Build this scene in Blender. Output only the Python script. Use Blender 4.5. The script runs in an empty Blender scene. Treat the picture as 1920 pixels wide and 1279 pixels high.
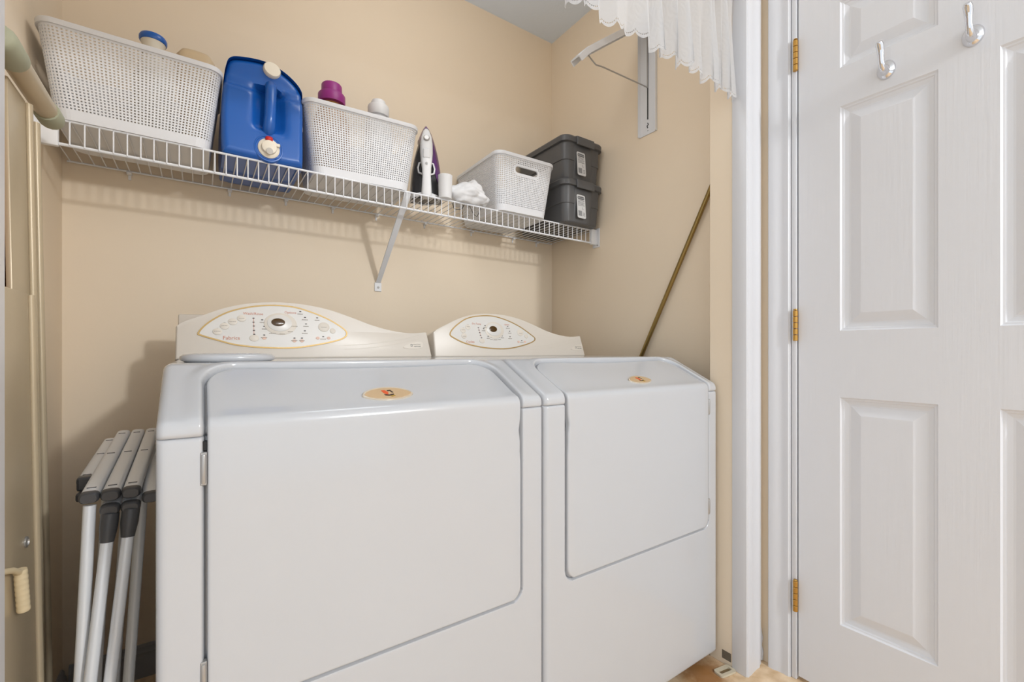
import bpy, bmesh, math, random
from mathutils import Vector, Matrix, noise
random.seed(7)
C = bpy.context.scene.collection
PI = math.pi
ZC = 0.97            # eye height above the floor; most heights below are measured from it

# ---------------------------------------------------------------- camera
cam_d = bpy.data.cameras.new('camera'); cam = bpy.data.objects.new('camera', cam_d); C.objects.link(cam)
cam.location = (0, 0, ZC); cam.rotation_euler = (PI/2, 0, -math.radians(34.61))
cam_d.sensor_fit = 'HORIZONTAL'; cam_d.sensor_width = 36.0; cam_d.lens = 848/1920*36; cam_d.shift_y = 17.5/1920
cam_d.clip_start = 0.02
bpy.context.scene.camera = cam
# ---------------------------------------------------------------- world, lights, exposure
W = bpy.data.worlds.new('world'); bpy.context.scene.world = W; W.use_nodes = True
W.node_tree.nodes['Background'].inputs[0].default_value = (0.89, 0.95, 1, 1)
W.node_tree.nodes['Background'].inputs[1].default_value = 1.2
def area(name, loc, target, size, power, col=(1, 1, 1), size_y=None):
    d = bpy.data.lights.new(name, 'AREA'); d.energy = power; d.color = col
    d.shape = 'DISK' if size_y is None else 'RECTANGLE'; d.size = size
    if size_y: d.size_y = size_y
    o = bpy.data.objects.new(name, d); C.objects.link(o); o.location = loc
    o.rotation_euler = (Vector(target)-Vector(loc)).to_track_quat('-Z', 'Y').to_euler()
    return o
area('ceiling_lamp', (1.10, -1.55, ZC+1.17), (0.45, 1.5, 0.9), 0.55, 5, (0.94, 0.97, 1.0))
area('added_key_light', (1.27, -2.30, ZC+1.15), (0.2, 1.5, 0.75), 0.20, 38, (0.96, 0.98, 1.0))  # added light without a fixture; lifts the left wall, sharpens the washer's shadow
pl_d = bpy.data.lights.new('closet_fill', 'POINT'); pl_d.energy = 5.4; pl_d.shadow_soft_size = .2; pl_d.color = (.97, .985, 1)  # added fill light above the frame to brighten the closet; not a real bulb
pl_o = bpy.data.objects.new('closet_fill', pl_d); C.objects.link(pl_o); pl_o.location = (.56, .99, ZC+1.22)
vs = bpy.context.scene.view_settings
vs.view_transform = 'Standard'; vs.look = 'None'; vs.gamma = 1.0; vs.exposure = 0.02
try: vs.use_curve_mapping = False
except Exception: pass

# ---------------------------------------------------------------- helpers
def lin(c): return tuple((x/12.92 if x <= .04045 else ((x+.055)/1.055)**2.4) for x in (v/255 for v in c))
def mat(name, rgb, rough=.5, metal=0., bump=None, spec=.5, trans=0., coat=0., vary=0.):
    """rgb: sRGB 0-255. bump: (scale xyz, strength, distance). vary: slight tone mottling."""
    m = bpy.data.materials.new(name); m.use_nodes = True
    nt = m.node_tree; b = nt.nodes['Principled BSDF']; L = nt.links
    b.inputs['Base Color'].default_value = (*lin(rgb), 1)
    b.inputs['Roughness'].default_value = rough; b.inputs['Metallic'].default_value = metal
    b.inputs['Specular IOR Level'].default_value = spec
    b.inputs['Coat Weight'].default_value = coat; b.inputs['Coat Roughness'].default_value = .12
    b.inputs['Transmission Weight'].default_value = trans
    tc = nt.nodes.new('ShaderNodeTexCoord')
    n = nt.nodes.new('ShaderNodeTexNoise'); n.inputs['Scale'].default_value = 6; n.inputs['Detail'].default_value = 3
    L.new(tc.outputs['Object'], n.inputs['Vector'])
    h = nt.nodes.new('ShaderNodeHueSaturation'); h.inputs['Color'].default_value = (*lin(rgb), 1)
    mr = nt.nodes.new('ShaderNodeMapRange'); v = max(vary, .012)
    mr.inputs['To Min'].default_value = 1-v; mr.inputs['To Max'].default_value = 1+v
    L.new(n.outputs['Fac'], mr.inputs['Value']); L.new(mr.outputs[0], h.inputs['Value'])
    L.new(h.outputs[0], b.inputs['Base Color'])
    if bump:
        mp = nt.nodes.new('ShaderNodeMapping'); mp.inputs['Scale'].default_value = bump[0]
        L.new(tc.outputs['Object'], mp.inputs['Vector'])
        bn = nt.nodes.new('ShaderNodeTexNoise'); bn.inputs['Scale'].default_value = 1; bn.inputs['Detail'].default_value = 4
        L.new(mp.outputs[0], bn.inputs['Vector'])
        bp = nt.nodes.new('ShaderNodeBump'); bp.inputs['Strength'].default_value = bump[1]; bp.inputs['Distance'].default_value = bump[2]
        L.new(bn.outputs['Fac'], bp.inputs['Height']); L.new(bp.outputs[0], b.inputs['Normal'])
    return m
def wloc(o):
    v = Vector((0, 0, 0))
    while o: v += o.location; o = o.parent
    return v
def obj(name, bm, m, parent=None, local=False, smooth=None, loc=None):
    """bmesh -> ONE linked mesh object. World coordinates unless local; smooth = auto-smooth angle in degrees."""
    if parent and not local: bmesh.ops.translate(bm, verts=bm.verts, vec=-wloc(parent))
    bmesh.ops.recalc_face_normals(bm, faces=bm.faces)
    me = bpy.data.meshes.new(name); bm.to_mesh(me); bm.free()
    if smooth:
        me.shade_smooth(); me.set_sharp_from_angle(angle=math.radians(smooth))
    me.materials.append(m)
    o = bpy.data.objects.new(name, me); C.objects.link(o)
    if parent: o.parent = parent
    if loc: o.location = loc
    return o
def struct(name, bm, m, smooth=None, parent=None):
    o = obj(name, bm, m, parent, smooth=smooth)
    if not parent: o['kind'] = 'structure'
    return o
def thing(name, label, cat, loc, rotz=0, group=None):
    o = bpy.data.objects.new(name, None); C.objects.link(o); o.empty_display_size = .05
    o.location = loc; o.rotation_euler = (0, 0, rotz); return tag(o, label, cat, group)
def tag(o, label, cat, group=None):
    o['label'] = label; o['category'] = cat
    if group: o['group'] = group
    return o
def dup(root, loc, rotz, label):
    r = root.copy(); C.objects.link(r); r.location = loc; r.rotation_euler = (0, 0, rotz); r['label'] = label
    for ch in list(root.children):
        c = ch.copy(); C.objects.link(c); c.parent = r
        for g in list(ch.children):
            d = g.copy(); C.objects.link(d); d.parent = c
    return r
def rep(src, parent, loc, rot=None):
    c = src.copy(); C.objects.link(c); c.parent = parent; c.location = loc
    if rot: c.rotation_euler = rot
    return c
def BM(): return bmesh.new()
def box(bm, x0, x1, y0, y1, z0, z1, bev=0, seg=2):
    g = bmesh.ops.create_cube(bm, size=1)
    vs_ = g['verts']
    for v in vs_:
        v.co = Vector((x0+(v.co.x+.5)*(x1-x0), y0+(v.co.y+.5)*(y1-y0), z0+(v.co.z+.5)*(z1-z0)))
    if bev:
        es = list({e for v in vs_ for e in v.link_edges})
        bmesh.ops.bevel(bm, geom=es, offset=bev, segments=seg, affect='EDGES', profile=.5)
    return bm
def loft(bm, secs, cap=True, closed=True):
    rows = [[bm.verts.new(p) for p in s] for s in secs]
    n = len(rows[0])
    for a, b in zip(rows, rows[1:]):
        for i in range(n if closed else n-1):
            j = (i+1) % n
            bm.faces.new((a[i], a[j], b[j], b[i]))
    if cap and closed:
        bm.faces.new(rows[0][::-1]); bm.faces.new(rows[-1])
    return rows
def frames(path, up=(0, 0, 1)):
    P = [Vector(p) for p in path]; out = []
    for i, p in enumerate(P):
        t = (P[min(i+1, len(P)-1)]-P[max(i-1, 0)]).normalized()
        u = Vector(up)
        if out: u = out[-1][2]
        elif abs(t.dot(u)) > .95: u = Vector((1, 0, 0))
        s = t.cross(u).normalized(); u2 = s.cross(t).normalized()
        out.append((p, s, u2))
    return out
def sweep(bm, path, prof, up=(0, 0, 1), scale=None, cap=True):
    fr = frames(path, up); secs = []
    for k, (p, s, u) in enumerate(fr):
        q = scale[k] if scale else 1
        secs.append([p+s*a*q+u*b*q for a, b in prof])
    loft(bm, secs, cap)
def circ(r, n=10, ry=None):
    return [(r*math.cos(2*PI*i/n), (ry or r)*math.sin(2*PI*i/n)) for i in range(n)]
def tube(bm, path, r, n=10, up=(0, 0, 1), scale=None):
    sweep(bm, path, circ(r, n), up, scale)
def lathe(bm, prof, org=(0, 0, 0), axis=(0, 0, 1), n=24):
    q = Vector((0, 0, 1)).rotation_difference(Vector(axis)); O = Vector(org); secs = []
    for r, z in prof:
        secs.append([O+q @ Vector((max(r, 1e-4)*math.cos(2*PI*i/n), max(r, 1e-4)*math.sin(2*PI*i/n), z)) for i in range(n)])
    loft(bm, secs)
def rrect(w, d, r, n=6):
    pts = []
    for cx, cy, a0 in ((w/2-r, d/2-r, 0), (-w/2+r, d/2-r, PI/2), (-w/2+r, -d/2+r, PI), (w/2-r, -d/2+r, 1.5*PI)):
        for i in range(n+1):
            a = a0+PI/2*i/n; pts.append((cx+r*math.cos(a), cy+r*math.sin(a)))
    return pts
def catmull(P, n=6, closed=True):
    out = []; N = len(P)
    for i in range(N if closed else N-1):
        g = lambda k: Vector((*P[k % N], 0)) if closed else Vector((*P[max(0, min(N-1, k))], 0))
        p0, p1, p2, p3 = g(i-1), g(i), g(i+1), g(i+2)
        for j in range(n):
            t = j/n
            v = .5*((2*p1)+(p2-p0)*t+(2*p0-5*p1+4*p2-p3)*t*t+(3*p1-p0-3*p2+p3)*t**3)
            out.append((v.x, v.y))
    if not closed: out.append(tuple(P[-1]))
    return out
def prism(bm, pts, z0, z1, bev=0, seg=2, M=None):
    """polygon pts in local XY extruded z0..z1, optional bevel of the z1 rim, mapped by matrix M"""
    a = [bm.verts.new((x, y, z0)) for x, y in pts]; b = [bm.verts.new((x, y, z1)) for x, y in pts]
    n = len(pts); bm.faces.new(a[::-1]); top = bm.faces.new(b)
    for i in range(n): bm.faces.new((a[i], a[(i+1) % n], b[(i+1) % n], b[i]))
    if bev: bmesh.ops.bevel(bm, geom=list(top.edges), offset=bev, segments=seg, affect='EDGES', profile=.5)
    if M is not None: bmesh.ops.transform(bm, matrix=M, verts=bm.verts)
    return bm
def text_bm(body, size, M=None, align='CENTER', extrude=.0002):
    cu = bpy.data.curves.new('t', 'FONT'); cu.body = body; cu.size = size; cu.align_x = align; cu.align_y = 'CENTER'
    cu.extrude = extrude; cu.resolution_u = 2
    o = bpy.data.objects.new('t', cu); C.objects.link(o)
    dg = bpy.context.evaluated_depsgraph_get(); dg.update()
    me = bpy.data.meshes.new_from_object(o.evaluated_get(dg))
    bpy.data.objects.remove(o); bm = BM(); bm.from_mesh(me); bpy.data.meshes.remove(me)
    if M is not None: bmesh.ops.transform(bm, matrix=M, verts=bm.verts)
    return bm
def T(x, y, z): return Matrix.Translation((x, y, z))
def sstep(a, b, x):
    t = max(0, min(1, (x-a)/(b-a))); return t*t*(3-2*t)
FRONT = Matrix(((1, 0, 0, 0), (0, 0, -1, 0), (0, 1, 0, 0), (0, 0, 0, 1)))   # local XY -> world XZ, facing -Y

# ---------------------------------------------------------------- materials
WALL = mat('wall_paint', (239, 222, 198), .55, bump=((55, 55, 55), .12, .002), spec=.3)
CEIL = mat('ceiling_paint', (228, 240, 255), .8, bump=((80, 80, 80), .3, .003))
TRIM = mat('trim_paint', (216, 216, 219), .35)
DOORM = mat('door_paint', (224, 224, 227), .42, bump=((70, 220, 5), .16, .002))
DOORP = mat('door_panel_paint', (224, 224, 227), .42, bump=((70, 130, 7), .22, .002))
ENAMEL = mat('white_enamel', (192, 193, 196), .16, coat=.25)
PANEL = mat('console_plastic', (216, 207, 195), .32)
FACE = mat('console_face', (220, 216, 210), .3)
GOLD = mat('gold_line', (176, 146, 92), .4, .5)
BRASS = mat('brass', (196, 150, 78), .3, .85)
RODM = mat('antique_brass', (150, 128, 78), .33, .9)
CHROME = mat('chrome', (225, 225, 228), .08, 1.)
STEEL = mat('hinge_steel', (176, 174, 172), .35, .6)
DARK = mat('dark_gap', (28, 28, 28), .7)
WIRE = mat('white_coated_wire', (232, 233, 236), .35)
WPLAST = mat('white_plastic', (232, 232, 233), .45)
BASKET = mat('basket_plastic', (226, 227, 230), .5)
BLUE = mat('blue_plastic', (22, 92, 178), .28, coat=.15)
CREAM = mat('cream_cap', (235, 226, 208), .4)
RED = mat('red_plastic', (205, 45, 35), .4)
PURPLE = mat('purple_plastic', (150, 40, 128), .4)
VIOLET = mat('iron_violet', (84, 28, 100), .15, coat=.4)
AMBER = mat('amber_bottle', (190, 140, 80), .3)
TAN = mat('tan_plastic', (212, 188, 152), .45)
TOTE = mat('grey_tote_plastic', (86, 86, 87), .42, bump=((300, 300, 300), .15, .001))
LABEL = mat('label_paper', (205, 205, 205), .5)
INK = mat('label_ink', (95, 95, 97), .6)
IRONG = mat('iron_grey', (70, 70, 72), .22, .3)
CLOTH = mat('white_cloth', (228, 228, 229), .85, bump=((160, 160, 160), .3, .002))
BEIGE = mat('beige_metal', (196, 180, 152), .35, .15)
SAGE = mat('sage_rubber', (172, 174, 150), .6)
FABRIC = mat('brown_cover', (168, 106, 48), .9, bump=((400, 400, 400), .6, .003))
LEVER = mat('cream_rubber', (226, 208, 172), .55)
ALU = mat('grey_tube_metal', (236, 238, 241), .3, .1)
JOINT = mat('dark_joint_plastic', (78, 78, 80), .4)
BASEB = mat('baseboard_grey', (150, 150, 152), .45)
LED = mat('indicator_dark', (58, 48, 44), .5)
CAPT = mat('caption_print', (168, 158, 148), .6)
PINKP = mat('red_print', (206, 138, 112), .6)
BTN = mat('button_plastic', (220, 211, 198), .4)
DISP = mat('display_amber', (74, 50, 14), .12, bump=((900, 300, 900), .2, .001))
BADGE = mat('badge_tan', (205, 176, 138), .3, .2)
BADGER = mat('badge_rim', (226, 214, 196), .2, .4)
EMBR = mat('emblem_red', (214, 84, 30), .4)
EMBK = mat('emblem_dark', (58, 36, 18), .4)
EMBG = mat('emblem_gold', (176, 140, 50), .4)
GREYF = mat('bracket_enamel', (222, 224, 228), .3)

# lace with eyelets near the scalloped hem and embroidered sprigs (UV: metres along the cloth, metres above the hem)
def lace():
    m = bpy.data.materials.new('lace'); m.use_nodes = True; nt = m.node_tree; L = nt.links; N = nt.nodes.new
    out = nt.nodes['Material Output']; b = nt.nodes['Principled BSDF']
    b.inputs['Base Color'].default_value = (.74, .74, .75, 1); b.inputs['Roughness'].default_value = .8
    uv = N('ShaderNodeUVMap')
    vo = N('ShaderNodeTexVoronoi'); vo.voronoi_dimensions = '2D'; vo.inputs['Scale'].default_value = 17; vo.inputs['Randomness'].default_value = .6
    L.new(uv.outputs[0], vo.inputs['Vector'])
    wv = N('ShaderNodeMath'); wv.operation = 'SINE'; mu = N('ShaderNodeMath'); mu.operation = 'MULTIPLY'; mu.inputs[1].default_value = 26
    L.new(vo.outputs['Distance'], mu.inputs[0]); L.new(mu.outputs[0], wv.inputs[0])
    bp = N('ShaderNodeBump'); bp.inputs['Strength'].default_value = .10; bp.inputs['Distance'].default_value = .003
    L.new(wv.outputs[0], bp.inputs['Height']); L.new(bp.outputs[0], b.inputs['Normal'])
    tr = N('ShaderNodeBsdfTranslucent'); tr.inputs[0].default_value = (.74, .74, .75, 1)
    mx = N('ShaderNodeMixShader'); mx.inputs[0].default_value = .42
    L.new(b.outputs[0], mx.inputs[1]); L.new(tr.outputs[0], mx.inputs[2])
    tp = N('ShaderNodeBsdfTransparent')
    # eyelets: dots on a 4.5 mm grid within the hem band
    sx = N('ShaderNodeSeparateXYZ'); L.new(uv.outputs[0], sx.inputs[0])
    def M(op, a, bv=None):
        n = N('ShaderNodeMath'); n.operation = op
        for k, x in enumerate((a, bv)):
            if x is None: continue
            if isinstance(x, (int, float)): n.inputs[k].default_value = x
            else: L.new(x, n.inputs[k])
        return n.outputs[0]
    fx = M('SUBTRACT', M('FRACT', M('MULTIPLY', sx.outputs[0], 230)), .5)
    fy = M('SUBTRACT', M('FRACT', M('MULTIPLY', sx.outputs[1], 170)), .5)
    rr = M('SQRT', M('ADD', M('MULTIPLY', fx, fx), M('MULTIPLY', fy, fy)))
    dot = M('LESS_THAN', rr, .27)
    band = M('MULTIPLY', M('GREATER_THAN', sx.outputs[1], .0058), M('LESS_THAN', sx.outputs[1], .0118))
    hole = M('MAXIMUM', M('MULTIPLY', dot, band), .13)
    m2 = N('ShaderNodeMixShader'); L.new(hole, m2.inputs[0]); L.new(mx.outputs[0], m2.inputs[1]); L.new(tp.outputs[0], m2.inputs[2])
    L.new(m2.outputs[0], out.inputs['Surface'])
    return m
LACE = lace()
def floor_mat():
    m = mat('floor_vinyl', (216, 186, 146), .45)
    nt = m.node_tree; L = nt.links; N = nt.nodes.new; b = nt.nodes['Principled BSDF']
    tc = N('ShaderNodeTexCoord')
    n1 = N('ShaderNodeTexNoise'); n1.inputs['Scale'].default_value = 22; n1.inputs['Detail'].default_value = 8
    n2 = N('ShaderNodeTexNoise'); n2.inputs['Scale'].default_value = 9; n2.inputs['Detail'].default_value = 6; n2.inputs['Roughness'].default_value = .7
    L.new(tc.outputs['Object'], n1.inputs['Vector']); L.new(tc.outputs['Object'], n2.inputs['Vector'])
    r1 = N('ShaderNodeValToRGB'); r1.color_ramp.elements[0].position = .3; r1.color_ramp.elements[1].position = .7
    r1.color_ramp.elements[0].color = (*lin((200, 164, 120)), 1); r1.color_ramp.elements[1].color = (*lin((240, 214, 180)), 1)
    L.new(n1.outputs['Fac'], r1.inputs[0])
    # rusty stain beside the dryer: a patch with its own ragged outline
    sub = N('ShaderNodeVectorMath'); sub.operation = 'DISTANCE'; sub.inputs[1].default_value = (1.245, .79, 0)
    L.new(tc.outputs['Object'], sub.inputs[0])
    ad = N('ShaderNodeMath'); ad.operation = 'MULTIPLY_ADD'; ad.inputs[1].default_value = .16; L.new(n2.outputs['Fac'], ad.inputs[0]); L.new(sub.outputs['Value'], ad.inputs[2])
    mr = N('ShaderNodeMapRange'); mr.inputs['From Min'].default_value = .12; mr.inputs['From Max'].default_value = .185; mr.inputs['To Min'].default_value = .85; mr.inputs['To Max'].default_value = 0
    L.new(ad.outputs[0], mr.inputs['Value'])
    mx = N('ShaderNodeMix'); mx.data_type = 'RGBA'; mx.inputs['B'].default_value = (*lin((150, 96, 40)), 1)
    L.new(mr.outputs[0], mx.inputs['Factor']); L.new(r1.outputs[0], mx.inputs['A']); L.new(mx.outputs['Result'], b.inputs['Base Color'])
    return m
FLOOR = floor_mat()

# ================================================================ STRUCTURE
YB, XR, XL = 1.737, 1.44, -.314        # closet interior
YF0, YF1 = .723, .826                  # wall with the opening
XO = 1.452                             # outer room wall
CZ = ZC+1.524
struct('floor', box(BM(), -2.2, 1.6, -2.4, 1.85, -.05, 0), FLOOR)
struct('ceiling', box(BM(), -2.2, 1.6, -2.4, 1.85, CZ, CZ+.05), CEIL)
struct('wall_back', box(BM(), XL-.1, 1.55, YB, YB+.1, 0, CZ), WALL)
struct('wall_left', box(BM(), XL-.1, XL, YF1, YB, 0, CZ), WALL)
struct('wall_right', box(BM(), XR, 1.55, YF1, YB, 0, CZ), WALL)
XV0, XV1 = -.2015, 1.3355              # opening
bm = BM()
box(bm, XV1, 1.55, YF0, YF1, 0, CZ)
box(bm, -2.2, XV0-.006, YF0, YF1, 0, CZ)
box(bm, XV0-.006, XV1, YF0, YF1, ZC+1.09, CZ)
struct('wall_front', bm, WALL)
DY0, DY1 = -.147, .6165                # door leaf
bm = BM()
box(bm, XO, 1.55, DY1+.018, YF0, 0, CZ)
box(bm, XO, 1.55, -2.4, DY0-.02, 0, CZ)
box(bm, XO, 1.55, DY0-.02, DY1+.018, 2.06, CZ)
struct('wall_room', bm, WALL)
# baseboards (moulded profile)
def board_profile(): return [(0, 0), (.014, 0), (.014, .055), (.0115, .06), (.0115, .072), (.008, .078), (.0075, .088), (.003, .094), (0, .094)]
bm = BM(); P = board_profile()
loft(bm, [[(x, YB-a, b) for a, b in P] for x in (XL+.0145, .2, XR-.001)]); struct('baseboard_back', bm, BASEB, 30)
bm = BM(); loft(bm, [[(XL+a, y, b) for a, b in P] for y in (YF1+.001, YB-.0145)]); struct('baseboard_left', bm, BASEB, 30)
# casings: vertical mouldings
def casing(bm, org, u, v, prof, z0, z1):
    loft(bm, [[Vector((org[0]+u[0]*a+v[0]*b, org[1]+u[1]*a+v[1]*b, z)) for a, b in prof] for z in (z0, z1)])
CP = [(0, -.0), (0, .014), (.003, .0175), (.022, .0175), (.027, .0165), (.06, .0135), (.066, .0145), (.075, .0145), (.08, .0105), (.0935, .0085), (.0935, 0)]
bm = BM(); casing(bm, (XV1, YF0-.0003), (1, 0), (0, -1), CP, 0, ZC+1.2)
box(bm, XV1-.004, XV1, YF0-.0155, .752, 0, ZC+1.09, .0015)                # jamb liner edge of the opening
struct('trim_1', bm, TRIM, 35)
bm = BM(); casing(bm, (XO-.0003, .6965), (0, -1), (-1, 0), [(0, 0), (0, .0155), (.003, .018), (.02, .018), (.026, .014), (.042, .0115), (.048, .0125), (.056, .0125), (.059, .009), (.061, .009), (.061, 0)], 0, 2.12)
box(bm, XO-.0065, XO+.03, DY1+.004, DY1+.0175, 0, 2.055, .002)                 # jamb
struct('trim_2', bm, TRIM, 35)
bm = BM(); box(bm, XV0-.0055, XV0, .70, YF1+.004, 0, ZC+1.09, .0015); box(bm, XV0-.065, XV0-.0055, .705, YF0, 0, ZC+1.1, .003)
struct('trim_3', bm, TRIM)
# caulk lumps and a chip of trim at the floor between the two casings
bm = BM(); tube(bm, [(1.440, .7225, .11), (1.4435, .7205, .075), (1.442, .7215, .05), (1.445, .720, .03), (1.4445, .7205, .004)], .0045, 8, scale=[.5, 1.1, .8, 1.2, .9])
struct('trim_4', bm, TRIM, 60)
bm = BM(); box(bm, XV1-.0005, XV1+.0015, .757, .786, .016, .042); 
o = struct('trim_5', bm, mat('raw_drywall', (120, 108, 92), .9, bump=((200, 200, 200), 1, .004), vary=.3))

# ---- panel door
XD = 1.450
cols = [(.512, .3105), (.209, .0075)]                       # (left, right) in Y of the panel columns
rowsz = [(.214, .841), (1.024, 1.641), (1.747, 1.93)]
bm = BM()
ys = [DY1, .512, .3105, .209, .0075, DY0]; zs = [.012, .214, .841, 1.024, 1.641, 1.747, 1.93, 2.05]
for i in range(5):
    for j in range(7):
        if i in (1, 3) and j in (1, 3, 5): continue
        vsq = [bm.verts.new((XD, y, z)) for y, z in ((ys[i], zs[j]), (ys[i+1], zs[j]), (ys[i+1], zs[j+1]), (ys[i], zs[j+1]))]
        bm.faces.new(vsq)
bmesh.ops.remove_doubles(bm, verts=bm.verts, dist=1e-5)
r = bmesh.ops.extrude_face_region(bm, geom=list(bm.faces))
bmesh.ops.translate(bm, verts=[v for v in r['geom'] if isinstance(v, bmesh.types.BMVert)], vec=(.034, 0, 0))
door = struct('door_1', bm, DOORM)
for ci, (ya, yb) in enumerate(cols):
    for za, zb in rowsz:
        bm = BM()
        rings = [(0, 0), (.0035, .0042), (.007, .0050), (.0095, .0080), (.0185, .0110), (.0225, .0110), (.046, .0025), (.048, .0022)]
        secs = []
        for ins, dep in rings:
            secs.append([(XD+dep, ya-ins, za+ins), (XD+dep, yb+ins, za+ins), (XD+dep, yb+ins, zb-ins), (XD+dep, ya-ins, zb-ins)])
        loft(bm, secs, cap=False)
        bm.faces.new([bm.verts.new(p) for p in secs[-1]]); bmesh.ops.remove_doubles(bm, verts=bm.verts, dist=1e-6)
        obj('panel', bm, DOORP, door)
hg = None
for z in (.866, .0726, -.7227):
    z0 = ZC+z
    bm = BM(); n = 5; hh = .09
    for k in range(n):
        a = z0-hh/2+hh*k/n
        lathe(bm, [(.0058, a+.0006), (.0066, a+.0014), (.0066, a+hh/n-.0014), (.0058, a+hh/n-.0006)], (XD-.009, DY1+.0045, 0), n=12)
    lathe(bm, [(.002, z0+hh/2), (.0058, z0+hh/2+.001), (.005, z0+hh/2+.004), (.001, z0+hh/2+.005)], (XD-.009, DY1+.0045, 0), n=12)
    h = obj('hinge', bm, BRASS, door, smooth=35)
    bm = BM(); box(bm, XD-.0078, XD-.0062, DY1+.0075, DY1+.0135, z0-.043, z0+.043)
    for dz in (-.026, 0, .026): lathe(bm, [(.0028, 0), (.0028, .001), (.001, .0014)], (XD-.0077, DY1+.0108, z0+dz), (-1, 0, 0), 8)
    obj('hinge_leaf', bm, TRIM, h)

# ================================================================ LAUNDRY MACHINES
DECK = -.022
MW = .686
def profile_fn():
    # side view from the foot of the front panel over the bend, up the slope and back along the deck
    pts = [Vector((.794, -.935)), Vector((.794, -.104)), Vector((.955, DECK)), Vector((1.40, DECK))]
    out = [pts[0]]
    for i, r in ((1, .020), (2, .05)):
        a = (pts[i-1]-pts[i]).normalized(); b = (pts[i+1]-pts[i]).normalized()
        ang = a.angle(b); d = r/math.tan(ang/2); p = pts[i]+a*d; q = pts[i]+b*d
        c = pts[i]+(a+b).normalized()*(r/math.sin(ang/2))
        va, vb = p-c, q-c; tot = va.angle(vb)
        for k in range(9):
            t = k/8; out.append(c+(va*math.sin((1-t)*tot)+vb*math.sin(t*tot))/math.sin(tot))
    out.append(pts[3]); cum = [0]
    for a, b in zip(out, out[1:]): cum.append(cum[-1]+(b-a).length)
    def raw(s):
        s = max(0, min(cum[-1]-1e-9, s)); i = 0
        while cum[i+1] < s: i += 1
        return out[i].lerp(out[i+1], (s-cum[i])/(cum[i+1]-cum[i]))
    def f(s):
        p = raw(s); t = (raw(s+.0025)-raw(s-.0025)).normalized()
        return p, Vector((-t.y, t.x))       # outward normal (towards -Y / +Z)
    return f, cum[-1], cum
PF, SMAX, CUM = profile_fn()
S_SEAM = -.126+.935
S_BEND = CUM[5]; S_CREST = CUM[14]
def rr_sd(x, s, x0, x1, s0, s1, rb, rt):
    r = rt if s > (s0+s1)/2 else rb
    cx, cy = (x0+x1)/2, (s0+s1)/2
    qx, qy = abs(x-cx)-(x1-x0)/2+r, abs(s-cy)-(s1-s0)/2+r
    return math.hypot(max(qx, 0), max(qy, 0))+min(max(qx, qy), 0)-r
def lins(a, b, n): return [a+(b-a)*i/n for i in range(n)]
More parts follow.
